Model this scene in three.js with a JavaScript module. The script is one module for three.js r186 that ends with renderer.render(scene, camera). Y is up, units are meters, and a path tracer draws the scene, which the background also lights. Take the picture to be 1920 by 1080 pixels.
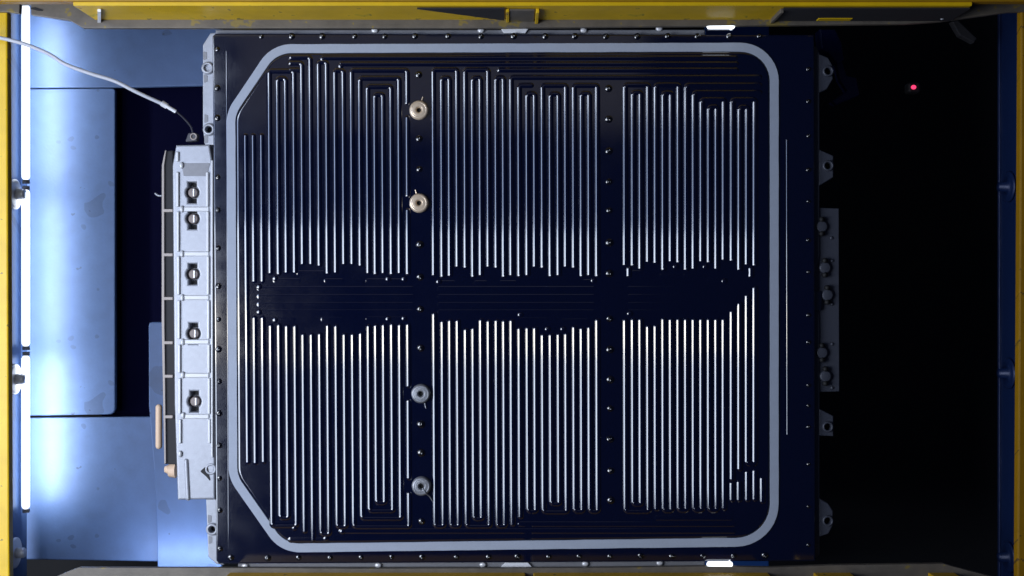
import * as THREE from 'three';
import { RectAreaLightUniformsLib } from 'three/addons/lights/RectAreaLightUniformsLib.js';
import { RoundedBoxGeometry } from 'three/addons/geometries/RoundedBoxGeometry.js';
import { mergeGeometries } from 'three/addons/utils/BufferGeometryUtils.js';
import { ImprovedNoise } from 'three/addons/math/ImprovedNoise.js';

// ---------------------------------------------------------------- camera, air, exposure
const H = 2.2;                                    // the camera hangs this far above the pack's lid (metres)
const scene = new THREE.Scene();
scene.background = new THREE.Color().setRGB(0.010, 0.014, 0.030);
const camera = new THREE.PerspectiveCamera(2 * Math.atan(0.54 / H) * 180 / Math.PI, 16 / 9, 0.05, 60);
camera.position.set(0, H, 0); camera.up.set(0, 0, -1); camera.lookAt(0, 0, 0);
const renderer = new THREE.WebGLRenderer({ antialias: true });
renderer.toneMapping = THREE.LinearToneMapping; renderer.toneMappingExposure = 1;
renderer.shadowMap.enabled = true;
RectAreaLightUniformsLib.init();

// ---------------------------------------------------------------- unseen lamps outside the frame, and an added dim panel
const COOL = new THREE.Color().setRGB(0.70, 0.80, 1.0);
const WARM = new THREE.Color().setRGB(1.0, 0.97, 0.90);
const BLUISH = new THREE.Color().setRGB(0.42, 0.58, 1.0);
const TUBE = new THREE.Color().setRGB(0.90, 0.95, 1.0);
const LAMPS = [
  // x, y, z, width, length, radiance, label
  { x: -1.65, y: 1.40, z: 0.55, w: 1.50, l: 0.58, L: 8, label: 'leaning LED wall panel on the left, nearest the near beam' },
  { x: -1.65, y: 1.40, z: 0.155, w: 1.50, l: 0.20, L: 16, warm: true, label: 'brightest leaning LED wall panel, middle of the left row' },
  { x: -1.65, y: 1.40, z: -0.08, w: 1.50, l: 0.26, L: 9.5, label: 'leaning LED wall panel just beyond the brightest one' },
  { x: -1.45, y: 1.58, z: -0.43, w: 0.95, l: 0.46, L: 3.6, blue: true, label: 'dim bluish leaning LED wall panel toward the far beam' },
  { x: -1.45, y: 1.58, z: -0.74, w: 0.95, l: 0.14, L: 11, label: 'narrow leaning LED wall panel nearest the far beam' },
  { x: -0.30, y: 2.75, z: -1.05, w: 1.70, l: 0.75, L: 0.05, down: true, label: 'wide dim glowing sheet added above the far beam for the lid reflection' },  // added sheet that greys the lid's reflection; no lamp is known there
];
// the rest of the lamps (tubes at the frame, bars, indicator) are built further down with their fittings

// ---------------------------------------------------------------- helpers
let seed = 7; const rnd = () => (seed = (seed * 16807) % 2147483647) / 2147483647;
const at = (px, py, Y = 0) => { const k = (H - Y) / H / 1000; return new THREE.Vector3((px - 960) * k, Y, (py - 540) * k); };
const used = new Map();
const numbered = (n) => { const c = used.get(n) ?? 0; used.set(n, c + 1); return c ? `${n}_${String(c).padStart(3, '0')}` : n; };
function thing(name, label, category, group) {
  const o = new THREE.Group(); o.name = numbered(name); o.userData = { label, category }; if (group) o.userData.group = group; scene.add(o); return o;
}
function mesh(name, geo, m, parent, label) {
  if (Array.isArray(geo)) geo = mergeGeometries(geo.map((g) => { const h = g.index ? g.toNonIndexed() : g; for (const k of Object.keys(h.attributes)) if (!['position', 'normal', 'uv'].includes(k)) h.deleteAttribute(k); return h; }));
  const o = new THREE.Mesh(geo, m); o.name = name; o.castShadow = o.receiveShadow = true; if (label) o.userData.label = label; parent.add(o); return o;
}
// flat plate from a pixel outline: top face at height Y, going down by t, with bevelled rim
function plate(pts, Y, t, { holes = [], bevel = 0.001, seg = 2, wide = bevel } = {}) {
  const v = (p) => { const q = at(p[0], p[1], Y); return new THREE.Vector2(q.x, -q.z); };
  const s = new THREE.Shape(pts.map(v));
  for (const h of holes) s.holes.push(new THREE.Path(h.map(v)));
  const g = new THREE.ExtrudeGeometry(s, { depth: Math.max(t - 2 * bevel, 1e-4), bevelEnabled: bevel > 0, bevelSize: wide, bevelThickness: bevel, bevelOffset: -wide, bevelSegments: seg, curveSegments: 8 });
  g.rotateX(-Math.PI / 2); g.translate(0, Y - t + bevel, 0); return g;
}
const rect = (x0, y0, x1, y1) => [[x0, y0], [x1, y0], [x1, y1], [x0, y1]];
function circle(x, y, r, n = 24) { return Array.from({ length: n }, (_, i) => [x + r * Math.cos(i / n * 2 * Math.PI), y + r * Math.sin(i / n * 2 * Math.PI)]); }
// rounds the corners of a polyline (pixel units); each vertex may carry its own radius
function filleted(v, closed, rDefault = 0, n = 8) {
  const out = [], N = v.length;
  for (let i = 0; i < N; i++) {
    const p = v[i], r = p[2] ?? rDefault;
    if (!r || (!closed && (i === 0 || i === N - 1))) { out.push([p[0], p[1]]); continue; }
    const a = v[(i + N - 1) % N], b = v[(i + 1) % N];
    const u = [a[0] - p[0], a[1] - p[1]], w = [b[0] - p[0], b[1] - p[1]], lu = Math.hypot(...u), lw = Math.hypot(...w);
    u[0] /= lu; u[1] /= lu; w[0] /= lw; w[1] /= lw;
    const th = Math.acos(THREE.MathUtils.clamp(u[0] * w[0] + u[1] * w[1], -1, 1)), d = Math.min(r / Math.tan(th / 2), lu * 0.499, lw * 0.499), rr = d * Math.tan(th / 2);
    const m = [u[0] + w[0], u[1] + w[1]], lm = Math.hypot(...m), c = [p[0] + m[0] / lm * rr / Math.sin(th / 2), p[1] + m[1] / lm * rr / Math.sin(th / 2)];
    const s = [p[0] + u[0] * d, p[1] + u[1] * d], e = [p[0] + w[0] * d, p[1] + w[1] * d];
    let a0 = Math.atan2(s[1] - c[1], s[0] - c[0]), a1 = Math.atan2(e[1] - c[1], e[0] - c[0]);
    while (a1 - a0 > Math.PI) a1 -= 2 * Math.PI; while (a1 - a0 < -Math.PI) a1 += 2 * Math.PI;
    for (let k = 0; k <= n; k++) { const t = a0 + (a1 - a0) * k / n; out.push([c[0] + rr * Math.cos(t), c[1] + rr * Math.sin(t)]); }
  }
  return out;
}
function offsetLoop(p, d) { // moves a closed outline sideways by d pixels
  return p.map((q, i) => {
    const a = p[(i + p.length - 1) % p.length], b = p[(i + 1) % p.length], t = [b[0] - a[0], b[1] - a[1]], l = Math.hypot(...t) || 1;
    return [q[0] - t[1] / l * d, q[1] + t[0] / l * d];
  });
}
// pressed ridge along a pixel path on the plane Y: width 2w, height h (metres), domed ends
function ridge(path, Y, w, h) {
  const P = path.map(([x, y]) => at(x, y, 0)), pos = [], nor = [], idx = [], nO = 25, A = 2 * Math.atan(h / w), R = w / (Math.sin(A) * 1.15), T = 0.15 * R;   // round crest of radius R, small hollow foot of radius T
  const prof = (r) => r >= w ? 0 : r < R * Math.sin(A) ? h - R + Math.sqrt(R * R - r * r) : T - Math.sqrt(T * T - (w - r) * (w - r));
  const rings = [];
  const dir = (i) => { const a = P[Math.max(i - 1, 0)], b = P[Math.min(i + 1, P.length - 1)], t = b.clone().sub(a); t.y = 0; return t.normalize(); };
  for (let k = 5; k >= 1; k--) rings.push([P[0], dir(0), -w * Math.sin(k / 5 * Math.PI / 2 * 0.97), Math.cos(k / 5 * Math.PI / 2 * 0.97)]);
  P.forEach((p, i) => rings.push([p, dir(i), 0, 1]));
  for (let k = 1; k <= 5; k++) rings.push([P[P.length - 1], dir(P.length - 1), w * Math.sin(k / 5 * Math.PI / 2 * 0.97), Math.cos(k / 5 * Math.PI / 2 * 0.97)]);
  for (const [c, t, adv, sc] of rings) for (let j = 0; j < nO; j++) {
    const o = w * (j / (nO - 1) * 2 - 1) * sc;
    pos.push(c.x + t.x * adv - t.z * o, Y + prof(Math.hypot(o, adv)) - 0.00015, c.z + t.z * adv + t.x * o);
    const rr = Math.hypot(o, adv), e = w / 400, sl = rr < e ? 0 : -(prof(Math.min(rr + e, w)) - prof(rr - e)) / (Math.min(rr + e, w) - rr + e), k = rr < e ? 0 : sl / rr, nx = (t.x * adv - t.z * o) * k, nz = (t.z * adv + t.x * o) * k, nl = Math.hypot(nx, 1, nz);
    nor.push(nx / nl, 1 / nl, nz / nl);
  }
  for (let i = 0; i + 1 < rings.length; i++) for (let j = 0; j + 1 < nO; j++) { const a = i * nO + j, b = a + nO; idx.push(a, a + 1, b, b, a + 1, b + 1); }
  const g = new THREE.BufferGeometry(); g.setAttribute('position', new THREE.Float32BufferAttribute(pos, 3)); g.setAttribute('normal', new THREE.Float32BufferAttribute(nor, 3)); g.setIndex(idx);
  g.setAttribute('uv', new THREE.Float32BufferAttribute(pos.flatMap((_, i) => i % 3 ? [] : [pos[i], pos[i + 2]]), 2));
  return g;
}
const lathe = (prof, n = 28) => new THREE.LatheGeometry(prof.map(([r, y]) => new THREE.Vector2(r, y)), n);
const box = (x0, y0, z0, x1, y1, z1, r = 0.0015) => { const g = new RoundedBoxGeometry(x1 - x0, y1 - y0, z1 - z0, 2, Math.min(r, (x1 - x0) * 0.45, (y1 - y0) * 0.45, (z1 - z0) * 0.45)); g.translate((x0 + x1) / 2, (y0 + y1) / 2, (z0 + z1) / 2); return g; };
// box whose top face fills a pixel rectangle at height Y
const pbox = (x0, y0, x1, y1, Y, t, r) => { const a = at(x0, y0, Y), b = at(x1, y1, Y); return box(a.x, Y - t, a.z, b.x, Y, b.z, r); };
const put = (g, p) => { const h = g.clone(); h.translate(p.x, p.y, p.z); return h; };
// world-metre uv from the top, so grain keeps its size
function topUV(g, s = 1) { const p = g.attributes.position, u = new Float32Array(p.count * 2); for (let i = 0; i < p.count; i++) { u[2 * i] = p.getX(i) * s; u[2 * i + 1] = (p.getZ(i) + p.getY(i) * 0.7) * s; } g.setAttribute('uv', new THREE.BufferAttribute(u, 2)); return g; }

// ---------------------------------------------------------------- procedural materials
const noise = new ImprovedNoise();
function tileNoise(x, y, f, z) { // periodic over 1 by blending
  const n = (a, b) => noise.noise(a * f, b * f, z);
  const wx = x, wy = y;
  return (n(x, y) * (1 - wx) + n(x - 1, y) * wx) * (1 - wy) + (n(x, y - 1) * (1 - wx) + n(x - 1, y - 1) * wx) * wy;
}
function tex(size, fn, srgb) {
  const d = new Uint8Array(size * size * 4);
  for (let j = 0; j < size; j++) for (let i = 0; i < size; i++) { const c = fn(i / size, j / size), k = (j * size + i) * 4; for (let n = 0; n < 3; n++) d[k + n] = Math.max(0, Math.min(255, (Array.isArray(c) ? c[n] : c) * 255)); d[k + 3] = 255; }
  const t = new THREE.DataTexture(d, size, size); t.wrapS = t.wrapT = THREE.RepeatWrapping; t.magFilter = THREE.LinearFilter; t.minFilter = THREE.LinearMipmapLinearFilter; t.generateMipmaps = true;
  if (srgb) t.colorSpace = THREE.SRGBColorSpace; t.needsUpdate = true; return t;
}
const rep = (t, s) => { const c = t.clone(); c.repeat.set(s, s); c.needsUpdate = true; return c; };
const fineGrain = tex(256, (x, y) => 0.5 + 0.22 * tileNoise(x, y, 60, 1) + 0.25 * tileNoise(x, y, 25, 2) + 0.1 * (rnd() - 0.5));
const smudge = tex(512, (x, y) => { const a = tileNoise(x, y, 4, 3), b = tileNoise(x, y, 11, 5), c = tileNoise(x, y, 45, 6); return 0.62 + 0.3 * a + 0.22 * b + 0.1 * c; });
// steel floor plates: blue-grey paint, rubbed patches and scuffs with outlines of their own
const plateColor = tex(512, (x, y) => {
  const a = tileNoise(x, y, 5, 11), b = tileNoise(x, y, 17, 13), c = tileNoise(x, y, 70, 14); let v = 1 + 0.07 * b + 0.03 * c;
  if (a + 0.35 * b > 0.3) v *= 0.86; if (b + 0.4 * c > 0.55) v *= 0.72;
  return [0.27 * v, 0.365 * v, 0.53 * v];
}, true);
// yellow machine paint with chips and grime spots
const yellowColor = tex(512, (x, y) => {
  const a = tileNoise(x, y, 7, 21), b = tileNoise(x, y, 26, 22), c = tileNoise(x, y, 80, 23), v = 1 + 0.08 * a + 0.05 * b;
  if (b + 0.5 * c > 0.52) return [0.50, 0.42, 0.22]; if (a + 0.5 * b > 0.42) return [0.74 * v, 0.63 * v, 0.10];
  return [0.83 * v, 0.68 * v, 0.02];
}, true);
// flange plates of the beams: mottled grey-brown
const flangeColor = tex(512, (x, y) => {
  const a = tileNoise(x, y, 6, 31), b = tileNoise(x, y, 22, 32), c = tileNoise(x, y, 75, 33), v = 1 + 0.1 * a + 0.12 * b + 0.06 * c;
  if (b + 0.4 * c > 0.4) return [0.60 * v, 0.53 * v, 0.30 * v]; return [0.50 * v, 0.47 * v, 0.43 * v];
}, true);
const castColor = tex(256, (x, y) => { const b = tileNoise(x, y, 12, 41), c = tileNoise(x, y, 50, 42), v = 1 + 0.05 * b + 0.06 * c; return [0.68 * v, 0.69 * v, 0.71 * v]; }, true);
const sealColor = tex(256, (x, y) => { const b = tileNoise(x, y, 9, 51), c = tileNoise(x, y, 60, 52), v = 1 + 0.03 * b + 0.04 * c; return [0.60 * v, 0.635 * v, 0.70 * v]; }, true);
const std = (o) => new THREE.MeshStandardMaterial(o), rgb = (r, g, b) => new THREE.Color().setRGB(r, g, b);
const M = {
  cover: new THREE.MeshPhysicalMaterial({ color: rgb(0.0006, 0.0020, 0.0150), roughness: 0.17, roughnessMap: rep(smudge, 3), ior: 2.0 }),
  black: new THREE.MeshPhysicalMaterial({ color: rgb(0.0012, 0.0018, 0.006), roughness: 0.16, ior: 2.0 }),
  seal: std({ map: rep(sealColor, 6), roughness: 0.75, bumpMap: rep(fineGrain, 12), bumpScale: 0.0001 }),
  cast: std({ map: rep(castColor, 9), color: rgb(0.84, 0.86, 0.92), roughness: 0.48, metalness: 0.35, bumpMap: rep(fineGrain, 14), bumpScale: 0.0002 }),
  castRib: std({ map: rep(castColor, 9), color: rgb(1.25, 1.25, 1.25), roughness: 0.4, metalness: 0.15 }),  // cast metal lightened to carry the highlight on the ribs
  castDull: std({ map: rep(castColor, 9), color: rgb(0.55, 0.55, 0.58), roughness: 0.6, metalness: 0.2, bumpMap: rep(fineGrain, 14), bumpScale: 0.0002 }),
  castShade: std({ map: rep(castColor, 9), color: rgb(0.14, 0.15, 0.19), roughness: 0.45, metalness: 0.3, bumpMap: rep(fineGrain, 14), bumpScale: 0.0002 }),  // cast metal with the right side's shade put into its colour
  yellowShade: std({ map: rep(yellowColor, 2), color: rgb(0.45, 0.36, 0.40), roughness: 0.5 }),  // yellow paint darkened for shade on the flange edge and right beam
  yellowMid: std({ map: rep(yellowColor, 2), color: rgb(0.72, 0.64, 0.6), roughness: 0.5 }),  // yellow darkened on the near web to weaken its reflection
  darkPanel: std({ color: rgb(0.013, 0.013, 0.017), roughness: 0.75, bumpMap: rep(fineGrain, 10), bumpScale: 0.0001 }),
  panelEdge: std({ color: rgb(0.34, 0.30, 0.28), roughness: 0.5 }),
  warmlit: std({ color: rgb(0.74, 0.60, 0.45), roughness: 0.28, metalness: 0.45 }),  // bush metal with a warm reflection put into its colour
  steel: std({ map: rep(castColor, 20), color: rgb(0.62, 0.63, 0.66), roughness: 0.3, metalness: 0.55, bumpMap: rep(fineGrain, 30), bumpScale: 0.0003 }),
  bolt: std({ color: rgb(0.75, 0.76, 0.8), roughness: 0.35, metalness: 0.25 }),
  rivet: std({ color: rgb(0.20, 0.17, 0.165), roughness: 0.6, metalness: 0.1 }),
  hole: std({ color: rgb(0.002, 0.0025, 0.004), roughness: 0.7 }),
  tan: std({ color: rgb(0.62, 0.45, 0.32), roughness: 0.6 }),
  plate: std({ map: rep(plateColor, 2.3), roughness: 0.55, metalness: 0.1, bumpMap: rep(smudge, 4), bumpScale: 0.0006 }),
  pit: std({ color: rgb(0.0035, 0.0038, 0.0055), roughness: 0.9 }),
  yellow: std({ map: rep(yellowColor, 2), roughness: 0.45, bumpMap: rep(fineGrain, 8), bumpScale: 0.0002 }),
  flange: std({ map: rep(flangeColor, 2), color: rgb(0.6, 0.6, 0.6), roughness: 0.5, metalness: 0.1, bumpMap: rep(fineGrain, 8), bumpScale: 0.0003 }),
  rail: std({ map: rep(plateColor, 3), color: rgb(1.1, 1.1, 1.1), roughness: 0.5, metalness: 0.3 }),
  railDark: std({ color: rgb(0.006, 0.018, 0.075), roughness: 0.4, metalness: 0.2, bumpMap: rep(smudge, 5), bumpScale: 0.0005 }),  // right web steel, the dim side's shade put into its colour
  sleeve: std({ color: rgb(0.42, 0.44, 0.50), roughness: 0.55 }),
  grey: std({ color: rgb(0.045, 0.046, 0.06), roughness: 0.5 }),
  blue: std({ color: rgb(0.02, 0.08, 0.30), roughness: 0.3 }),
  clampBlue: std({ color: rgb(0.012, 0.018, 0.10), roughness: 0.4 }),
  white: std({ color: rgb(0.75, 0.77, 0.82), roughness: 0.4 }),
  tubeGlow: std({ color: rgb(0.9, 0.9, 0.9), emissive: rgb(0.86, 0.93, 1.0), emissiveIntensity: 1.6, roughness: 0.4 }),
  panelGlow: std({ color: rgb(0.9, 0.9, 0.9), emissive: rgb(0.86, 0.93, 1.0), emissiveIntensity: 1.0, roughness: 0.4 }),
  glareGlow: std({ color: rgb(0.9, 0.9, 0.9), emissive: rgb(0.86, 0.93, 1.0), emissiveIntensity: 2.2, roughness: 0.4 }),
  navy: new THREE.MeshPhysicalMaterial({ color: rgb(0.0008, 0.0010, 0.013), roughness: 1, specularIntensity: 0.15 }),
  dimGlow: std({ color: rgb(0.05, 0.05, 0.05), emissive: rgb(0.13, 0.125, 0.13), emissiveIntensity: 1, roughness: 0.6 }),
  bluePlate: std({ color: rgb(0.03, 0.12, 0.42), roughness: 0.4, bumpMap: rep(smudge, 4), bumpScale: 0.0006 }),
  redGlow: std({ color: rgb(0.3, 0.0, 0.03), emissive: rgb(1.0, 0.05, 0.16), emissiveIntensity: 1.4, roughness: 0.4 }),
  socket: std({ color: rgb(0.25, 0.26, 0.3), roughness: 0.5 }),
};

// ---------------------------------------------------------------- overhead lamps and the added dim panel
for (const d of LAMPS) {
  const o = thing('unseen_light_panel', d.label, 'ceiling light', 'LED panels outside the picture');
  o.position.set(d.x, d.y, d.z); o.lookAt(d.x + 1.35, 0, d.z * 0.5);   // the group's +z looks at the pack
  mesh('housing', new RoundedBoxGeometry(d.w + 0.02, d.l + 0.02, 0.04, 2, 0.004).translate(0, 0, -0.024), M.socket, o);
  mesh('diffuser', new THREE.BoxGeometry(d.w, d.l, 0.003), d.down ? M.dimGlow : M.panelGlow, o);
  o.rotation.order = 'XYZ';
  // orient: long side along the world z axis
  const z = new THREE.Vector3(d.down ? 0 : 1.0, d.down ? -1 : -1.1, 0).normalize(), y = new THREE.Vector3(0, 0, 1), x = new THREE.Vector3().crossVectors(y, z).normalize();
  o.quaternion.setFromRotationMatrix(new THREE.Matrix4().makeBasis(x, y, z));
  const l = new THREE.RectAreaLight(d.blue ? BLUISH : d.warm ? WARM : COOL, d.L, d.w, d.l); l.position.set(0, 0, 0.006); l.rotation.y = Math.PI; o.add(l);
}

// ---------------------------------------------------------------- setting: pit floor and steel floor plates
const FLOOR = -0.36;
const floor = new THREE.Group(); floor.name = 'floor'; floor.userData.kind = 'structure'; scene.add(floor);
mesh('pit_floor', topUV(new THREE.BoxGeometry(4.4, 0.02, 3.4).translate(0, -0.62, 0)), M.pit, floor);
for (const [pts, Y, m] of [
  [[[30, 2], [415, 2], [415, 160], [216, 164], [30, 165]], FLOOR],
  [filleted([[30, 167.5], [216, 165.5, 6], [216, 777, 12], [30, 780]], true, 0, 5), FLOOR],
  [[[30, 784], [300, 781.5], [300, 1053], [45, 1049], [30, 1049]], FLOOR],
  [filleted([[278.5, 604, 7], [415, 604], [415, 1090], [296, 1090], [291, 905], [279, 760]], true, 0, 5), FLOOR + 0.022],
  [rect(190, 140, 480, 800), -0.392, M.navy], [rect(1322, 1040, 1442, 1100), FLOOR, M.bluePlate], [rect(1322, 20, 1442, 75), FLOOR, M.bluePlate],  // navy sheet added in the floor opening, its darkness put into the colour
]) mesh('floor_plate', topUV(plate(pts, Y, 0.014, { bevel: 0.0025, seg: 3 })), m ?? M.plate, floor);

// ---------------------------------------------------------------- press frame: four yellow beams round the opening
const frame = thing('machine_frame', 'yellow painted steel press frame around the dark battery pack', 'machine frame');
{
  const YB = 0.01, YT = 0.125;
  // ---- far beam (top of the picture)
  const far = new THREE.Group(); far.name = 'beam'; frame.add(far);
  mesh('flange', topUV(plate([[-40, 12], [-40, 21], [16, 22], [36, 25], [37, 8], [58, 8], [58, 27], [130, 38], [156, 52.5], [900, 52.5], [1480, 47], [1700, 44.5], [1765, 40], [1895, 22], [1960, 20], [1960, -40], [-40, -40]], YB, 0.012)), M.flange, far);
  const z0 = at(0, 37, YB).z, z1 = z0 - 0.012;
  const web = (x0, x1) => box(at(x0, 0, YB).x, YB - 0.001, z1, at(x1, 0, YB).x, YT - 0.006, z0, 0.001);
  mesh('web', topUV(web(178, 1780)), M.yellow, far);
  // upper flange: the shade on its thick edge is put into the paint
  const zU = at(0, 2.5, YT).z;
  mesh('top_flange', topUV(box(-1.2, YT - 0.024, zU - 0.2, 1.2, YT, zU, 0.003)), M.yellowShade, far);
  const stiff = (x, t, zIn, m) => mesh('stiffener', topUV(box(at(x, 0, YB).x, YB, z0, at(x, 0, YB).x + t, YT - 0.026, z0 + zIn, 0.001)), m, far);
  { // leaning end rib, light edged
    const a = at(186, 37, YB), b = at(186, 12, YT - 0.028), g = new THREE.ExtrudeGeometry(new THREE.Shape([new THREE.Vector2(a.x - 0.003, a.y), new THREE.Vector2(a.x + 0.003, a.y), new THREE.Vector2(b.x + 0.003, b.y), new THREE.Vector2(b.x - 0.003, b.y)]), { depth: 0.005, bevelEnabled: false });
    g.translate(0, 0, z0 + 0.0006); mesh('stiffener', topUV(g), M.white, far);
  }
  stiff(949, 0.006, 0.006, M.yellow); stiff(1003, 0.006, 0.008, M.yellow); stiff(1443, 0.006, 0.008, M.flange);
  mesh('cover_strip', topUV(box(at(956, 0, YB).x, YB + 0.0005, z0 + 0.0005, at(1001, 0, YB).x, YT - 0.026, z0 + 0.004, 0.001)), M.flange, far);
  // dark plate standing in for the top flange shadow on the web
  const gs = new THREE.Shape([new THREE.Vector2(0, 0), new THREE.Vector2(0.165, 0), new THREE.Vector2(0.165, 0.086), new THREE.Vector2(-0.005, 0.086)]);
  const gg = new THREE.ExtrudeGeometry([new THREE.Shape([[790, 0.098], [946, 0.008], [946, 0.098]].map(([x, y]) => new THREE.Vector2(at(x, 0, YB).x, YB + y)))], { depth: 0.003, bevelEnabled: false }); gg.translate(0, 0, z0 + 0.0006);
  mesh('flange_shadow', gg, M.darkPanel, far);
  const g2 = new THREE.ExtrudeGeometry([new THREE.Shape([[1447, 0.004], [1780, 0.004], [1780, 0.098], [1447, 0.098]].map(([x, y]) => new THREE.Vector2(at(x, 0, YB).x, YB + y)))], { depth: 0.003, bevelEnabled: false }); g2.translate(0, 0, z0 + 0.0006);
  mesh('side_plate', g2, M.darkPanel, far);
  mesh('side_plate', pbox(1535, 20, 1600, 35, YB + 0.03, 0.02, 0.002), M.yellow, far);
  mesh('slot', plate(filleted([[52, 15], [66, 13.5, 3], [88, 21, 2], [70, 20, 4]], true, 1, 3), YB + 0.0015, 0.001, { bevel: 0 }), M.darkPanel, far);
  const bar = new THREE.CylinderGeometry(0.004, 0.004, 1, 12); const a = at(1763, 34, YB + 0.02), b = at(1809, 15, YB + 0.04);
  const rod = new THREE.Mesh(bar, M.white); rod.name = 'end_edge_rod'; rod.position.copy(a).add(b).multiplyScalar(0.5); rod.scale.y = a.distanceTo(b); rod.quaternion.setFromUnitVectors(new THREE.Vector3(0, 1, 0), b.clone().sub(a).normalize()); rod.castShadow = true; far.add(rod);  // pale rod standing for the light end edge of the beam
  // ---- near beam (bottom of the picture)
  const near = new THREE.Group(); near.name = 'beam'; frame.add(near);
  mesh('flange', topUV(plate([[-40, 1120], [100, 1084], [128, 1072], [148, 1064.5], [420, 1065], [700, 1066.5], [1100, 1065], [1320, 1062], [1450, 1064], [1560, 1060], [1770, 1057], [1790, 1063], [1870, 1084], [1960, 1120]], YB, 0.012)), M.flange, near);
  const zn = at(0, 1073.5, YB).z;
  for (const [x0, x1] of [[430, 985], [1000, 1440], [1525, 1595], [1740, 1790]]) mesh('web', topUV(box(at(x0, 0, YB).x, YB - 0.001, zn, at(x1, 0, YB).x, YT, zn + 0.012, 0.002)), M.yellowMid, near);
  // ---- left beam: yellow top flange and the steel web below it that faces the opening
  const left = new THREE.Group(); left.name = 'beam'; frame.add(left);
  const xl = at(14, 0, 0.0).x;
  mesh('top_flange', topUV(plate([[-60, 20], [13.5, 22], [15.5, 620], [17, 1000], [18, 1110], [-60, 1110]], 0.0, 0.02, { bevel: 0.003 })), M.yellow, left);
  const xw = -1.0455;
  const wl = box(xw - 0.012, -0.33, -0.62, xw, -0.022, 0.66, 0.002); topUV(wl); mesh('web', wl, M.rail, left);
  const rbolt = (z, r, x) => {
    const flg = lathe([[0, 0.006], [r * 0.85, 0.006], [r, 0.004], [r, 0], [0, 0]], 32), hub = lathe([[0, 0.024], [r * 0.28, 0.024], [r * 0.34, 0.02], [r * 0.36, 0.0065], [0, 0.0065]], 24), s = x < 0 ? -Math.PI / 2 : Math.PI / 2;
    for (const g of [flg, hub]) { g.rotateZ(s); g.translate(x, -0.262, z); }
    return [flg, hub];
  };
  for (const y of [361, 714, 1045]) { const b = mesh('web_bolt', rbolt(at(0, y, -0.22).z, 0.032, xw + 0.0002)[0], M.bolt, left); mesh('hub', rbolt(at(0, y, -0.22).z, 0.032, xw + 0.0002)[1].translate(0, 0, 0.0), M.bolt, b); }
  // ---- right beam, its dimness put into the colours
  const right = new THREE.Group(); right.name = 'beam'; frame.add(right);
  mesh('top_flange', topUV(plate([[1980, 18], [1914.5, 20], [1911, 620], [1908.5, 1000], [1908, 1110], [1980, 1110]], 0.0, 0.02, { bevel: 0.003 })), M.yellowShade, right);
  const xr = at(1879, 0, -0.26).x;
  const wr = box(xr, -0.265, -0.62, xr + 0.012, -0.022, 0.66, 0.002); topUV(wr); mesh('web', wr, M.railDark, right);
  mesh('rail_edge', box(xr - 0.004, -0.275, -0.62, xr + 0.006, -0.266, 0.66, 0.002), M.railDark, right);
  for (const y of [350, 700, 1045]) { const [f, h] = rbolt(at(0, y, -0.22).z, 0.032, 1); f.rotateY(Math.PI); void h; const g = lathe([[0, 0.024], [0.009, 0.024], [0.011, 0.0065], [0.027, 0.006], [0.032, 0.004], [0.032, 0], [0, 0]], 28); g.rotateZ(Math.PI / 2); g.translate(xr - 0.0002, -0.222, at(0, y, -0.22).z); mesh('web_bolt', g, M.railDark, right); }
}

// ---------------------------------------------------------------- LED tubes along the left of the opening
function ledTube(y0, y1, label, L) {
  const Y = -0.28, a = at(48, y0, Y), b = at(48.5, y1, Y), len = b.z - a.z, o = thing('led_tube', label, 'LED tube', 'LED tubes along the left frame web');
  o.position.set((a.x + b.x) / 2, Y, (a.z + b.z) / 2);
  mesh('lens', new THREE.CapsuleGeometry(0.0083, len - 0.017, 6, 20).rotateX(Math.PI / 2), M.tubeGlow, o);
  for (const s of [-1, 1]) mesh('end_cap', new THREE.CylinderGeometry(0.0075, 0.0075, 0.008, 16).rotateX(Math.PI / 2).translate(0, -0.002, s * (len / 2 + 0.003)), M.socket, o);
  for (const [dx, dy, k] of [[0.35, -1, 1], [-0.9, 0.3, 0.035], [1, 0.7, 0.08]]) {
    const n = new THREE.Vector3(dx, dy, 0).normalize(), l = new THREE.RectAreaLight(TUBE, L * k, 0.014, len - 0.01);
    const z = n.clone().negate(), y = new THREE.Vector3(0, 0, 1), x = new THREE.Vector3().crossVectors(y, z).normalize();
    l.quaternion.setFromRotationMatrix(new THREE.Matrix4().makeBasis(x, y, z)); l.position.copy(n).multiplyScalar(0.0095); o.add(l);
  }
}
ledTube(8, 338, 'white LED tube at the left, crossed by the pale cable', 60);
ledTube(355, 650, 'white LED tube in the middle of the left row', 60);
ledTube(666, 955, 'white LED tube at the left, lowest of the row', 92);
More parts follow.
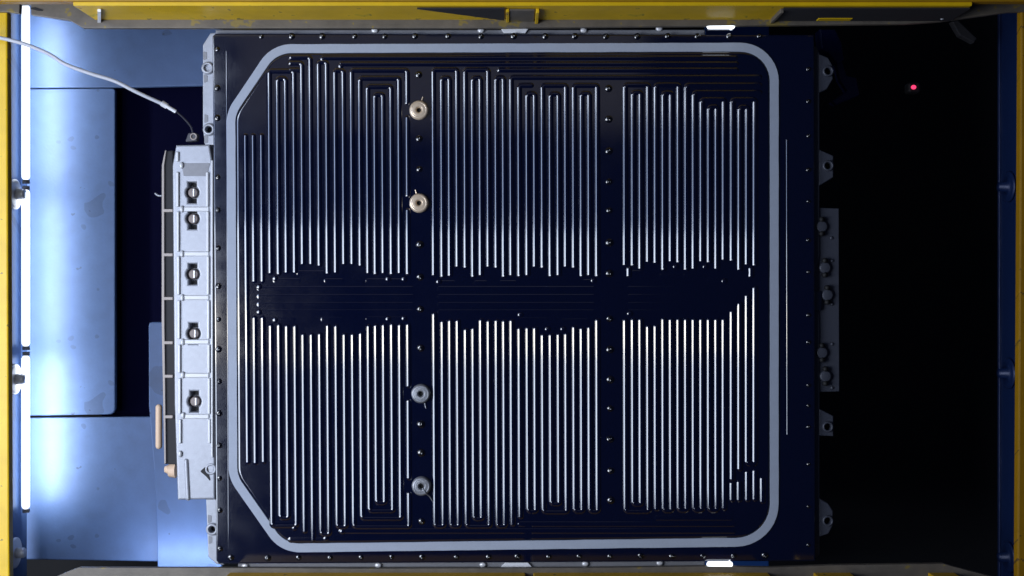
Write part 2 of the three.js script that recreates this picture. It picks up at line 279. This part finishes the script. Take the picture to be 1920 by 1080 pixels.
function shortTube(x0, x1, y, label, L, dz) {
  const Y = -0.25, a = at(x0, y, Y), b = at(x1, y, Y), len = b.x - a.x, o = thing('led_bar', label, 'LED bar', 'LED bars hidden under the yellow beams');
  o.position.set((a.x + b.x) / 2, Y, a.z);
  mesh('lens', new THREE.CapsuleGeometry(0.008, len - 0.017, 6, 16).rotateZ(Math.PI / 2), M.tubeGlow, o);
  mesh('channel', new RoundedBoxGeometry(len, 0.006, 0.022, 2, 0.002).translate(0, 0.0125, 0), M.socket, o);
  const l = new THREE.RectAreaLight(COOL, L, len, 0.012); l.position.set(0, -0.0095, 0); l.lookAt(o.position.x, o.position.y - 1, o.position.z + dz); 
  l.quaternion.setFromRotationMatrix(new THREE.Matrix4().lookAt(new THREE.Vector3(0, -1, dz), new THREE.Vector3(), new THREE.Vector3(0, 0, 1)).multiply(new THREE.Matrix4().makeRotationY(0)));
  const z = new THREE.Vector3(0, 1, -dz).normalize(), x = new THREE.Vector3(1, 0, 0), yy = new THREE.Vector3().crossVectors(z, x); l.quaternion.setFromRotationMatrix(new THREE.Matrix4().makeBasis(x, yy, z));
  o.add(l);
}
shortTube(230, 460, 1075, 'LED bar under the near beam, left end', 60, -0.5);
function glareBar(x0, x1, y, label, dz, L) {   // short bar in the gap beside the pack, seen end-on to its lens
  const Y = 0.004, a = at(x0, y, Y), b = at(x1, y, Y), len = b.x - a.x, o = thing('led_bar', label, 'LED bar', 'short LED bars in the gaps at the right');
  o.position.set((a.x + b.x) / 2, Y, a.z);
  mesh('lens', new THREE.CapsuleGeometry(0.0054, len - 0.0109, 8, 20).rotateZ(Math.PI / 2), M.glareGlow, o);
  mesh('channel', new RoundedBoxGeometry(len * 0.9, 0.005, 0.012, 2, 0.002).translate(0, -0.0085, 0), M.socket, o);
  const z = new THREE.Vector3(-0.6, 0.55, -dz).normalize(), n = z.clone().negate(), x = new THREE.Vector3(0, 1, 0).cross(z).normalize(), y2 = new THREE.Vector3().crossVectors(z, x);
  const l = new THREE.RectAreaLight(TUBE, L, len * 0.9, 0.01); l.quaternion.setFromRotationMatrix(new THREE.Matrix4().makeBasis(x, y2, z)); l.position.copy(n).multiplyScalar(0.0072); o.add(l);
}
glareBar(1325, 1374, 1058, 'glaring white LED bar in the gap at the near beam, right end', 1, 6);
glareBar(1325, 1378, 49, 'glaring white LED bar in the gap at the far beam, right end', -1, 6);

// ---------------------------------------------------------------- the battery pack
const pack = thing('battery_pack', 'large black battery pack with ribbed lid and grey sealing ring', 'battery pack');
const xs = (x0, y) => x0 + (y - 300) * 0.0075 * (1 - (x0 - 460) / 954) + 0.8 + 1.8 * (x0 - 460) / 954;   // crest of a rib
{
  const OUT = [[403, 62.5], [1527, 65], [1529, 1052], [410, 1057.5], [405, 1051], [398, 68]];
  const Y1 = -0.004;
  const SEAL = filleted([[433, 212, 62], [514, 91, 62], [1452, 88, 64], [1452, 1016, 72], [530, 1028, 62], [437, 895, 62]], true, 0, 10);
  mesh('cover', topUV(plate(OUT, Y1, 0.03, { bevel: 0.003, seg: 3 })), M.cover, pack);
  const wob = (p, f) => p.map(([x, y]) => [x + 0.5 * noise.noise(x / 40, y / 40, f), y + 0.5 * noise.noise(x / 40, y / 40, f + 5)]);
  const dense = (p) => p.flatMap((a, i) => { const b = p[(i + 1) % p.length], n = Math.max(1, Math.round(Math.hypot(b[0] - a[0], b[1] - a[1]) / 14)); return Array.from({ length: n }, (_, k) => [a[0] + (b[0] - a[0]) * k / n, a[1] + (b[1] - a[1]) * k / n]); });
  const sOut = wob(dense(offsetLoop(SEAL, -8.3)), 2), sIn = wob(dense(offsetLoop(SEAL, 8.3)), 9), sIn2 = offsetLoop(SEAL, 8.9);
  mesh('raised_panel', topUV(plate(sIn2, 0, 0.0060, { bevel: 0.0026, wide: 0.0044, seg: 10 })), M.cover, pack);
  mesh('seal_ring', topUV(plate(sOut, -0.0016, 0.0026, { bevel: 0.0006, holes: [sIn.slice().reverse()] })), M.seal, pack);
  // faint pressed creases beside the ring
  mesh('crease', ridge([[1477.5, 262], [1478.5, 815]], Y1, 0.0028, 0.0009), M.cover, pack);
  mesh('crease', ridge([[423.5, 95], [427.5, 1030]], Y1, 0.0016, 0.0002), M.cover, pack);

  // cooling ribs: x, far end, end above the middle band, start below it, near end
  const COLS = [
    [460, 255, 866, 0, 0], [474.5, 255, 526, 597, 867], [490, 255, 526, 597, 865], [505, 140, 510, 612, 982], [520.5, 152, 512, 611, 966], [535.5, 154, 509, 613, 966], [551, 139, 509, 613, 981], [566, 123, 493, 629, 996], [581.7, 110, 493, 629, 1012], [597.3, 121, 496, 628, 998], [612.3, 123, 511, 612, 996], [628, 137, 509, 613, 984], [643.5, 139, 493, 629, 983], [659, 137, 493, 629, 984], [674.3, 152, 496, 627, 968], [688.7, 167, 510, 613, 953], [702.5, 183, 512, 612, 938], [717.3, 182, 510, 611, 938], [732.7, 168, 512, 610, 953], [747.7, 153, 510, 611, 966], [763, 138, 512, 610, 983],
    [812, 136, 514, 590, 982], [827.8, 150, 517, 605, 983], [842, 152, 515, 603, 982], [856.3, 136, 498, 603, 982], [871.5, 135, 500, 620, 983], [885.6, 150, 517, 618, 968], [900, 152, 514, 602, 969], [914.5, 136, 498, 604, 983], [929.5, 150, 500, 603, 982], [943.4, 152, 517, 604, 983], [957.3, 150, 514, 603, 983], [972.3, 165, 516, 618, 969], [987.5, 181, 514, 617, 954], [1001.7, 180, 498, 617, 955], [1016.2, 165, 500, 630, 955], [1031, 181, 516, 630, 940], [1046, 183, 514, 629, 940], [1060, 165, 498, 628, 955], [1075, 165, 500, 615, 954], [1089.3, 181, 516, 618, 955], [1103.6, 179, 514, 616, 954], [1118.4, 165, 516, 602, 955],
    [1170.6, 164, 495, 602, 955], [1185.5, 178, 496, 601, 941], [1199.6, 178, 502, 601, 942], [1214, 165, 489, 614, 955], [1228.2, 164, 491, 613, 954], [1242.7, 178, 504, 600, 954], [1256.8, 180, 488, 601, 955], [1271, 165, 490, 601, 953], [1285.3, 164, 504, 601, 953], [1299.7, 178, 502, 601, 952], [1314, 191, 488, 601, 953], [1328.2, 205, 490, 601, 952], [1342.2, 207, 502, 601, 953], [1356, 195, 485, 601, 953], [1371.2, 191, 487, 586, 898], [1385.3, 205, 504, 571, 879], [1399.6, 207, 494, 556, 865], [1413.8, 193, 496, 541, 865],
  ];
  const w = 0.0058, h = 0.0024, used2 = new Set(), RB = 4.5;
  const col = (x) => COLS.reduce((b, c) => Math.abs(c[0] - x) < Math.abs(b[0] - x) ? c : b);
  const rib = (pts, k = 1) => mesh('cooling_rib', ridge(filleted(pts, false, RB, 5), 0, w, h * k), M.cover, pack);
  const V = (c, y) => [xs(c[0], y), y];
  const seats = [[192, 221], [366, 395], [723, 753], [896, 927]];   // the last rib of the left field stops at each bush seat
  // loops over the far ends
  const TOP = [[505, 551, 133], [520.5, 535.5, 147], [597, 612, 116], [628, 643.5, 132], [659, 763, 131.5], [674, 748, 146.5], [689, 733, 162], [702.5, 717, 177], [812, 856, 130.5], [828, 842, 146], [871, 914, 130.5], [886, 900, 146], [929.5, 943, 145.5], [987.5, 1002, 175.5], [1016, 1060, 160], [1031, 1046, 176], [1075, 1118, 160], [1089, 1104, 175], [1170.6, 1214, 159], [1185.5, 1200, 173], [1228, 1271, 159], [1243, 1257, 174], [1314, 1356, 187], [1328, 1342, 200.5], [1371, 1414, 187], [1385, 1400, 201]];
  const TURN = [[566, 545, 118], [581.7, 546, 107], [957, 1424, 145], [972, 996, 160], [1285, 1424, 159.5], [1300, 1424, 173.5]];
  const done = new Set();
  for (const [a, b, y] of TOP) {
    const A = col(a), B = col(b); done.add(A); done.add(B);
    if (B[0] === 763) { rib([V(A, A[2]), V(A, y), V(B, y), V(B, seats[0][0])]); rib([V(B, seats[0][1]), V(B, seats[1][0])]); rib([V(B, seats[1][1]), V(B, B[2])]); }
    else rib([V(A, A[2]), V(A, y), V(B, y), V(B, B[2])]);
  }
  for (const [a, x, y] of TURN) { const A = col(a); done.add(A); rib([V(A, A[2]), V(A, y), [x, y]]); }
  for (const c of COLS) if (!done.has(c)) rib([V(c, c[1]), V(c, c[2])]);
  // loops under the near ends
  const BOT = [[520.5, 535.5, 971], [505, 551, 986], [597, 612, 1002], [628, 643.5, 988], [702.5, 717, 943], [689, 733, 958], [674, 748, 972], [659, 763, 988], [812, 828, 987], [842, 856, 987], [886, 900, 973], [871, 914, 987], [929.5, 943, 987], [987.5, 1002, 959], [1031, 1046, 945], [1016, 1060, 960], [1075, 1089, 959], [1104, 1118, 959], [1185.5, 1200, 946], [1170.6, 1214, 959], [1243, 1257, 958], [1271, 1285, 957], [1300, 1314, 957], [1328, 1342, 957], [1399.6, 1413.8, 870]];
  done.clear();
  for (const [a, b, y] of BOT) {
    const A = col(a), B = col(b); done.add(A); done.add(B);
    if (B[0] === 763) { rib([V(A, A[3]), V(A, y), V(B, y), V(B, seats[3][1])]); rib([V(B, seats[3][0]), V(B, seats[2][1])]); rib([V(B, seats[2][0]), V(B, B[3])]); }
    else rib([V(A, A[3]), V(A, y), V(B, y), V(B, B[3])]);
  }
  for (const c of COLS) if (!done.has(c) && c[3]) rib([V(c, c[3]), V(c, c[4])]);
  // channels that run across: far edge, middle band, near edge
  for (const [x0, x1, y] of [[606, 1378, 108], [640, 1380, 119.5], [937, 1380, 131], [545, 560, 131]]) rib([[x0, y], [x1, y]]);
  for (const y of [541, 556, 571, 585]) { rib([[486, y], [772, y]], 0.2); rib([[824, y], [1112, y]], 0.2); rib([[1180, y], [y > 580 ? 1350 : 1380, y]], 0.2); }
  for (const [x0, x1, y] of [[516, 560, 526], [612, 640, 526.5], [690, 757, 526.5], [822, 850, 530], [892, 910, 530], [940, 965, 530], [1096, 1111, 528], [1179, 1200, 511], [1240, 1265, 518], [1284, 1320, 518], [1330, 1355, 526], [1392, 1406, 511], [516, 550, 599], [606, 640, 599], [690, 757, 598], [974, 1025, 600], [1054, 1100, 602], [560, 606, 511.5], [545, 610, 1012], [640, 1375, 996], [976, 1375, 983], [1232, 1370, 971]]) rib([[x0, y], [x1, y]], y > 960 ? 0.4 : 0.2);
  // short run at the near right corner
  for (const [x, y0, y1] of [[1371, 908, 937], [1384.5, 906, 937], [1400, 887, 937], [1414, 885, 936], [1428, 899, 940]]) rib([[x + 2.4, y0], [x + 2.4, y1]]);

  // small domes added for glints at cross channel ends and rib turns
  const pip = (x, y, rr = 0.0056, hh = 0.0024, base = 0) => { const n = 6, g = lathe(Array.from({ length: n + 1 }, (_, i) => { const t = i / n * Math.PI / 2; return [Math.max(1e-5, rr * Math.sin(t)), hh * Math.cos(t)]; }), 16); g.translate(0, base, 0); const o = mesh('glint_pip', g, M.cover, pack); o.position.copy(at(x, y, 0)); };
  for (const [x, y] of [[486, 538], [516, 522], [486, 585], [516, 600], [728, 523], [758, 523], [728, 598], [758, 597], [823, 528], [976, 590], [1113, 526], [1181, 588], [1267, 500], [1323, 500], [1358, 527], [1027, 617], [1056, 617], [605, 110], [639, 123], [611, 1010], [642, 997], [552, 990]]) pip(x, y);
  for (const [x, y0, y1] of [[1180, 504, 516], [1409, 504, 517]]) rib([[x, y0], [x, y1]]);
  for (const [a, , y] of [...TOP.filter((q) => [520.5, 674, 689, 702.5, 828, 886, 929.5, 987.5, 1031, 1089, 1170.6, 1185.5, 1228, 1243, 1314, 1328, 1371, 1385].includes(q[0])), ...TURN.filter((q) => q[0] > 1200)]) pip(xs(col(a)[0], y) + 1.2, y + 3.5, 0.0032, 0.0012, 0.0016);
  for (const [a, , y] of BOT.filter((q) => q[0] > 400)) pip(xs(col(a)[0], y) + 0.8, y - 3, 0.0030, 0.0011, 0.0016);
  for (const c of COLS) if ([520.5, 597.3, 612.3, 674.3, 702.5, 732.7, 763, 827.8, 871.5, 885.6, 929.5, 943.4, 972.3, 1016.2, 1031, 1075, 1089.3, 1118.4, 1185.5, 1228.2, 1242.7, 1271, 1285.3, 1328.2, 1371.2, 1385.3, 1413.8].includes(c[0])) pip(xs(c[0], c[2]) + 0.6, c[2], 0.0030, 0.0011, 0.0014);

  // black flange screws
  const screw = mergeGeometries([lathe([[0, 0.0036], [0.003, 0.0034], [0.005, 0.0029], [0.0068, 0.0019], [0.0078, 0.0008], [0.0082, 0], [0, 0]], 24).toNonIndexed(), lathe([[0, 0.0058], [0.0014, 0.0058], [0.0017, 0.0068], [0.0028, 0.0066], [0.0037, 0.0056], [0.0039, 0.0019], [0, 0.0019]], 6).toNonIndexed()]);
  const addScrew = (x, y, Y) => { const o = mesh('lid_screw', screw, M.black, pack); o.position.copy(at(x, y, Y)); o.scale.setScalar((x > 1450 ? 0.5 : y > 1000 || y < 100 || x < 450 ? 0.72 : 0.85) * (0.85 + 0.3 * rnd())); o.rotation.set((rnd() - 0.5) * 0.34, rnd() * 6, (rnd() - 0.5) * 0.34); };
  for (const x of [490, 547, 604, 665, 722, 778, 840, 902, 963, 1022, 1078, 1136, 1195, 1252, 1308, 1367, 1424]) addScrew(x, 68, Y1);
  for (const x of [433, 502, 560, 619, 677, 734, 791, 856, 916, 971, 1029, 1086, 1144, 1201, 1260, 1318, 1376, 1434]) addScrew(x, 1046 - (x - 433) * 0.004, Y1);
  for (const y of [92, 165, 221, 332, 394, 465, 536, 599, 655, 715, 775, 835, 897, 957, 1029]) addScrew(407 + (y - 90) * 0.006, y, Y1);
  for (const y of [130, 190, 255, 318, 378, 450, 510, 591, 642, 723, 761, 800, 870, 950, 1022]) addScrew(1516, y, Y1);
  for (const y of [140, 260, 317, 459, 520, 580, 653, 795, 849, 978]) addScrew(785 + (y - 140) * 0.007, y, 0);
  for (const y of [166, 224, 283, 341, 395, 455, 513, 598, 655, 712, 766, 823, 882, 938]) addScrew(1141 + (y - 166) * 0.005, y, 0);

  // four mounting bushes between the rib fields
  const bushProf = [[0.0042, -0.001], [0.0042, 0.0060], [0.0066, 0.0080], [0.0071, 0.0082], [0.0118, 0.0082], [0.0121, 0.0076], [0.0129, 0.0076], [0.0132, 0.0081], [0.0152, 0.0078], [0.0163, 0.0068], [0.0178, 0.0048], [0.0182, 0.0018], [0.0182, 0]];
  for (const [x, y, m, label] of [[786, 207, M.warmlit, 'cream zinc bush'], [786, 381, M.warmlit, 'cream zinc bush'], [789.5, 738, M.steel, 'scratched grey bush'], [790.5, 911, M.steel, 'scratched grey bush']]) {
    const o = mesh('mounting_bush', lathe(bushProf, 40), m, pack, label); o.position.copy(at(x, y, 0));
    mesh('bore', lathe([[0, 0.0008], [0.0042, 0.0008], [0.0042, 0]], 20), M.hole, o);
    const s = mesh('sealant_thread', new THREE.TubeGeometry(new THREE.CatmullRomCurve3(y > 900 ? [[0.002, 0.008, 0.003], [0.009, 0.009, 0.013], [0.015, 0.004, 0.019], [0.021, 0.0012, 0.029]].map((p) => new THREE.Vector3(...p)) : (y > 700 ? [[0.007, 0.0015, 0.018], [0.009, 0.0015, 0.027]] : [[0.005 * (y > 300 ? -1 : 1), 0.0015, -0.018], [0.007 * (y > 300 ? -1 : 1), 0.0015, -0.025]]).map((p) => new THREE.Vector3(...p))), 12, 0.0012, 8), m, o); void s;
    mesh('tab', box(0.0185, 0, -0.004, 0.0225, 0.0012, 0.004, 0.0005).translate(0, 0.0002, 0.003), M.black, o);
  }

  // tray rims: cast strips with lugs on either side and strips along both long edges
  const Y2 = -0.016;
  const lug = (name, pts, holes, m = M.cast) => mesh(name, topUV(plate(pts, Y2, 0.02, { bevel: 0.0022, seg: 3, holes: holes.map(([x, y, r]) => circle(x, y, r).reverse()) })), m, pack);
  lug('tray_flange', [[380, 84], [394, 62], [408, 60], [414, 272], [384, 272], [380, 240]], [[390, 128, 6], [392, 243, 6]]);
  lug('tray_flange', [[386, 936], [420, 936], [420, 1060], [405, 1058], [390, 1044]], [[399, 993, 6]]);
  const boss = (x, y, m = M.cast, r = 11.5) => { const o = mesh('boss', lathe([[0.0062, -0.012], [0.0062, 0.0042], [0.0075, 0.0052], [0.0095, 0.0052], [r / 1000, 0.0036], [r / 1000 + 0.0012, -0.002]], 32), m, pack); o.position.copy(at(x, y, Y2)); mesh('bore', lathe([[0, -0.011], [0.0063, -0.011]], 16), M.hole, o); };
  boss(390, 128); boss(392.5, 243); boss(398.5, 992);
  for (const [x, y] of [[384, 104], [385, 147], [386, 222], [386, 261], [392.5, 973], [394, 1012]]) mesh('pocket', plate(filleted([[x - 3, y - 8], [x + 4, y - 6], [x + 4, y + 6], [x - 3, y + 9]], true, 1.5, 3), Y2 + 0.0006, 0.002, { bevel: 0.0003 }), M.castDull, pack);
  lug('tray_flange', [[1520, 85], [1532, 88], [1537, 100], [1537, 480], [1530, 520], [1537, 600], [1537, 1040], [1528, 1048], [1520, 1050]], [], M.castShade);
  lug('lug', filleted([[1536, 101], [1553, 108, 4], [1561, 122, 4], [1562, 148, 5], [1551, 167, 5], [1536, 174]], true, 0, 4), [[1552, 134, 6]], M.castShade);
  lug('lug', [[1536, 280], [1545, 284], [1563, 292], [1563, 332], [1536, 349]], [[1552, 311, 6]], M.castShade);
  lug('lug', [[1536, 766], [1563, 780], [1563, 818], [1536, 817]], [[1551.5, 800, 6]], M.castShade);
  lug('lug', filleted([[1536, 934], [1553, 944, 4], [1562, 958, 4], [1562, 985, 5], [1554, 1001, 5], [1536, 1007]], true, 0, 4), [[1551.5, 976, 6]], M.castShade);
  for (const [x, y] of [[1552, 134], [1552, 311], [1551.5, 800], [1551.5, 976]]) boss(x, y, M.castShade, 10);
  lug('tray_strip', [[404, 55.5], [1322, 55.5], [1322, 72], [404, 72]], [], M.castDull);
  lug('tray_strip', [[446, 1045], [1322, 1045], [1322, 1064], [446, 1064]], [], M.castDull);
  mesh('tray_wall', box(at(404, 0, -0.03).x, -0.2, at(0, 66, -0.03).z, at(1526, 0, -0.03).x, -0.03, at(0, 1053, -0.03).z, 0.004), M.black, pack);
  const nut = lathe([[0, 0.0055], [0.004, 0.0052], [0.0065, 0.0035], [0.0072, 0], [0, 0]], 20);
  for (const [x, y] of [[703, 57.5], [902, 57.5], [1094.5, 57.5], [1236, 54], [460, 1061], [709.5, 1059.5], [905.5, 1058.5], [1097.5, 1056.5], [1237, 1055]]) { const o = mesh('rim_bolt', nut, M.bolt, pack); o.position.copy(at(x, y, Y2)); o.scale.set(0.95, 1, 0.75); }
  mesh('light_spot_tab', plate([[938, 51], [992, 51], [985, 62], [945, 62]], Y2 + 0.006, 0.006, { bevel: 0.0006 }), M.white, pack);  // white tabs standing in for bright glimpses of light at the rim
  mesh('light_spot_tab', plate([[948, 1055], [990, 1055], [999, 1065], [938, 1065]], Y2 + 0.006, 0.006, { bevel: 0.0006 }), M.white, pack);

  // ---- cast connection box on the left side
  const Y3 = -0.012, slot = (x, y) => { // keyhole recess: a round hole with a slot through it
    const p = [], R = 12.5, sw = 7.5, sh = 19.5, a0 = Math.asin(sw / R);
    p.push([x - sw, y - sh], [x + sw, y - sh]); for (let k = 0; k <= 8; k++) { const t = -Math.PI / 2 + a0 + (Math.PI - 2 * a0) * k / 8; p.push([x + R * Math.cos(t), y + R * Math.sin(t)]); }
    p.push([x + sw, y + sh], [x - sw, y + sh]); for (let k = 0; k <= 8; k++) { const t = Math.PI / 2 + a0 + (Math.PI - 2 * a0) * k / 8; p.push([x + R * Math.cos(t), y + R * Math.sin(t)]); }
    return p;
  };
  const LATCH = [[360.5, 361], [361, 410], [361.5, 514], [363, 625.5], [364.5, 753]];
  const bx = mesh('connection_box', topUV(plate([[330, 272], [393, 271], [397, 296], [399, 310], [403, 860], [403, 936], [333, 937.5], [327, 760], [323, 310]], Y3, 0.05, { bevel: 0.0035, seg: 4, holes: LATCH.map(([x, y]) => slot(x, y).reverse()) })), M.cast, pack);
  mesh('recess_floor', pbox(340, 330, 385, 800, Y3 - 0.017, 0.01, 0.001), M.castDull, bx);
  for (const [x, y] of LATCH) {
    const q = at(x, y, Y3), g = lathe([[0, 0.009], [0.007, 0.009], [0.0092, 0.0075], [0.0098, -0.01]], 28); g.translate(q.x + 0.0005, q.y - 0.011, q.z);
    const lt = mesh('latch_pin', g, M.rivet, bx);
    mesh('pin_slot', box(-0.0012, 0, -0.007, 0.0016, 0.0012, 0.007, 0.0004).translate(q.x + 0.002, q.y - 0.0018, q.z), M.bolt, lt);
    mesh('slot_shadow_gap', mergeGeometries([-1, 1].map((s) => box(-0.0035, -0.016, -0.0035, 0.0065, -0.0146, 0.0035, 0.0004).translate(q.x, q.y, q.z + s * 0.0148))), M.hole, lt);
  }
  // long ribs and cross ribs cast on the box
  const LR = [[301, 312], [322, 388], [396, 472], [480, 553], [563, 636], [646, 700], [709, 777], [786, 832]];
  for (const [y0, y1] of LR) {
    if (y0 > 310) mesh('box_rib', pbox(329.5 + (y0 - 300) * 0.01, y0, 335 + (y0 - 300) * 0.01, y1, Y3 + 0.004, 0.006, 0.002), M.castRib, bx);
    if (y0 > 310) mesh('box_rib', pbox(385.5 + (y0 - 300) * 0.008, y0, 391 + (y0 - 300) * 0.008, y1, Y3 + 0.004, 0.006, 0.002), M.castRib, bx);
  }
  mesh('box_rib', pbox(329, 284, 335, 303, Y3 + 0.004, 0.006, 0.002), M.castRib, bx);
  mesh('box_rib', pbox(395.5, 300, 399.5, 858, Y3 + 0.003, 0.006, 0.0018), M.castRib, bx);
  { const g = ridge([[346, 866], [349.5, 936]], Y3 - 0.0003, 0.005, 0.004); mesh('box_rib', g, M.cast, bx); }
  for (const y of [392, 476, 558, 641, 704, 781]) { mesh('cross_rib', pbox(340, y - 4.5, 392, y + 4.5, Y3 + 0.0022, 0.005, 0.002), M.castRib, bx); }
  for (const y of [310, 392, 476, 558, 641, 703, 779, 851]) { const o = mesh('rib_stud', lathe([[0, 0.005], [0.0025, 0.0046], [0.0038, 0.003], [0.0042, 0], [0, 0]], 16), M.castRib, bx); o.position.copy(at(341 - (y === 851 ? 6 : 0) + (y - 300) * 0.006, y, Y3)); o.scale.z = 1.6; }
  mesh('box_step', plate([[344, 330], [388, 330], [394, 306], [340, 306]], Y3 + 0.0008, 0.003, { bevel: 0.0008 }), M.castDull, bx);
  mesh('pocket', plate(filleted([[375, 884], [389, 871, 4], [393, 894], [396, 905, 2], [386, 893, 4]], true, 2, 4), Y3 + 0.0006, 0.003, { bevel: 0.0004 }), M.darkPanel, bx);
  boss(396, 879);
  // dark side cover with light joints, and the tan parts beside it
  const side = mesh('side_cover', topUV(plate([[309, 283], [324, 282], [333, 872], [308, 870], [303, 600], [302, 320]], Y3 - 0.03, 0.03, { bevel: 0.002 })), M.darkPanel, pack);
  for (const y of [395, 478, 560, 643, 706, 782]) mesh('joint', pbox(306 + (y - 390) * 0.004, y - 3.4, 324, y + 2.6, Y3 - 0.025, 0.008, 0.0015), M.panelEdge, side);
  mesh('edge_strip', plate([[303.5, 310], [305.5, 300], [309.5, 282], [311.5, 282], [307.5, 310], [308, 600], [311, 868], [308, 870], [303, 600]], Y3 - 0.026, 0.02, { bevel: 0.0006 }), M.panelEdge, side);
  mesh('tan_grommet', new THREE.CapsuleGeometry(0.0062, 0.074, 6, 16).rotateX(Math.PI / 2).translate(...at(298, 800, -0.055).toArray()), M.tan, pack);
  { const q = at(318, 880, -0.05), g = [lathe([[0, 0.012], [0.006, 0.011], [0.0085, 0.006], [0.010, 0], [0, 0]], 7).rotateZ(Math.PI / 2).translate(q.x + 0.002, q.y, q.z), new THREE.CylinderGeometry(0.013, 0.015, 0.013, 7).rotateZ(Math.PI / 2).translate(q.x + 0.006, q.y, q.z + 0.002)]; mesh('tan_plug', g, M.tan, pack); }
  { const g = new THREE.TorusGeometry(0.0125, 0.0021, 8, 24, Math.PI * 1.2); g.rotateX(Math.PI / 2); g.rotateY(-Math.PI * 0.6 + Math.PI); const q = at(301, 355, -0.06); g.translate(q.x, q.y, q.z); mesh('wire_loop', g, M.steel, pack); }

  // ---- connector plate on the right side
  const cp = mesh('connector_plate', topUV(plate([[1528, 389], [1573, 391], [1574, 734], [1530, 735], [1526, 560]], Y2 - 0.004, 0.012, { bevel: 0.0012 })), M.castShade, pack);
  for (const [x, y] of [[1539.5, 425], [1545.5, 502], [1550, 553], [1540, 661], [1546.5, 705]]) {
    const q = at(x, y, Y2 - 0.004); const o = mesh('connector', lathe([[0, 0.008], [0.0085, 0.008], [0.0108, 0.006], [0.0115, 0]], 28).translate(q.x, q.y, q.z), M.castShade, cp);
    for (const s of [-1, 1]) mesh('connector_hole', lathe([[0, 0.0092], [0.0048, 0.009], [0.0052, 0.001]], 16).translate(q.x, q.y, q.z + s * 0.0135), M.hole, o);
  }
  for (const [x, y] of [[1559, 446], [1560, 489], [1560, 570], [1560, 645], [1560, 727]]) mesh('plate_screw', put(lathe([[0, 0.0022], [0.0026, 0.002], [0.0036, 0], [0, 0]], 14), at(x, y, Y2 - 0.004)), M.castShade, cp);
  mesh('black_clip', plate([[1526, 545], [1542, 547], [1540, 582], [1524, 583]], Y2 + 0.004, 0.012, { bevel: 0.001 }), M.black, pack);
}

// ---------------------------------------------------------------- cable, its plug, and the things in the dark on the right
{
  const o = thing('sensor_cable', 'pale sleeved cable running from top left to the pack', 'cable');
  const P = [[-30, 66, 0.03], [10, 73, 0.03], [50, 84, 0.03], [95, 103, 0.03], [120, 119, 0.03], [170, 138, 0.03], [215, 152, 0.03], [255, 172, 0.028], [303, 194, 0.02]].map(([x, y, Y]) => at(x, y, Y));
  mesh('sleeve', new THREE.TubeGeometry(new THREE.CatmullRomCurve3(P), 90, 0.0036, 10), M.sleeve, o);
  const a = at(303, 193, 0.02), b = at(331, 210, 0.01), d = b.clone().sub(a);
  const g = new THREE.CylinderGeometry(0.006, 0.006, 0.012, 6), q = new THREE.Quaternion().setFromUnitVectors(new THREE.Vector3(0, 1, 0), d.clone().normalize()); g.applyQuaternion(q); g.translate(a.x + d.x * 0.2, a.y, a.z + d.z * 0.2); mesh('coupling', g, M.bolt, o);
  const g2 = new THREE.CylinderGeometry(0.0035, 0.0035, 0.02, 12); g2.applyQuaternion(q); g2.translate(a.x + d.x * 0.7, a.y, a.z + d.z * 0.7); mesh('ferrule', g2, M.white, o);
  const W = [[331, 209, 0.01], [345, 222, 0], [357, 236, -0.01], [361, 247, -0.02], [360, 255, -0.03]].map(([x, y, Y]) => at(x, y, Y));
  mesh('thin_wire', new THREE.TubeGeometry(new THREE.CatmullRomCurve3(W), 30, 0.0017, 8), M.grey, o);
  const pl = thing('cable_plug', 'small dark plug above the cast box at the cable end', 'plug');
  mesh('body', plate(filleted([[353, 249, 3], [371, 250, 3], [369, 264, 2], [347, 266, 2]], true, 2, 3), -0.02, 0.016, { bevel: 0.0015 }), M.grey, pl);
  mesh('socket_rim', new THREE.TorusGeometry(0.0055, 0.0014, 8, 20).rotateX(Math.PI / 2).translate(...at(363, 256, -0.019).toArray()), M.panelEdge, pl);

  const c = thing('clamp_arm', 'dark blue clamp arm beside the upper right corner of the pack', 'clamp arm');
  mesh('arm', plate([[1537, 55], [1566, 55], [1578, 80], [1583, 112], [1570, 118], [1552, 98], [1540, 92]], -0.16, 0.04, { bevel: 0.003 }), M.clampBlue, c);
  mesh('link', plate([[1566, 112], [1578, 112], [1588, 142], [1606, 146], [1612, 178], [1568, 196], [1560, 190], [1588, 170], [1575, 150]], -0.18, 0.03, { bevel: 0.003 }), M.clampBlue, c);
  const s = thing('sensor_box', 'black sensor housing with a small red light, far right', 'sensor');
  const q0 = at(1714, 163, -0.2);
  mesh('housing', new RoundedBoxGeometry(0.026, 0.03, 0.022, 3, 0.006).translate(q0.x + 0.003, q0.y - 0.019, q0.z), M.hole, s);
  mesh('indicator', new THREE.SphereGeometry(0.0050, 20, 12).scale(1.05, 0.7, 0.9).translate(q0.x, q0.y - 0.003, q0.z), M.redGlow, s);
  const pl2 = new THREE.PointLight(new THREE.Color(1, 0.05, 0.16), 0.0002); pl2.position.set(q0.x, q0.y + 0.004, q0.z); s.add(pl2);
  const br = thing('cross_brace', 'dark grey brace in the shadow below the right end of the far beam', 'brace');
  mesh('bar', plate([[1785, 40], [1797, 38], [1832, 72], [1826, 80], [1800, 66]], -0.2, 0.02, { bevel: 0.002 }), M.darkPanel, br);
}
scene.traverse((o) => { if (o.isMesh) { o.castShadow = true; o.receiveShadow = true; } });
renderer.render(scene, camera);
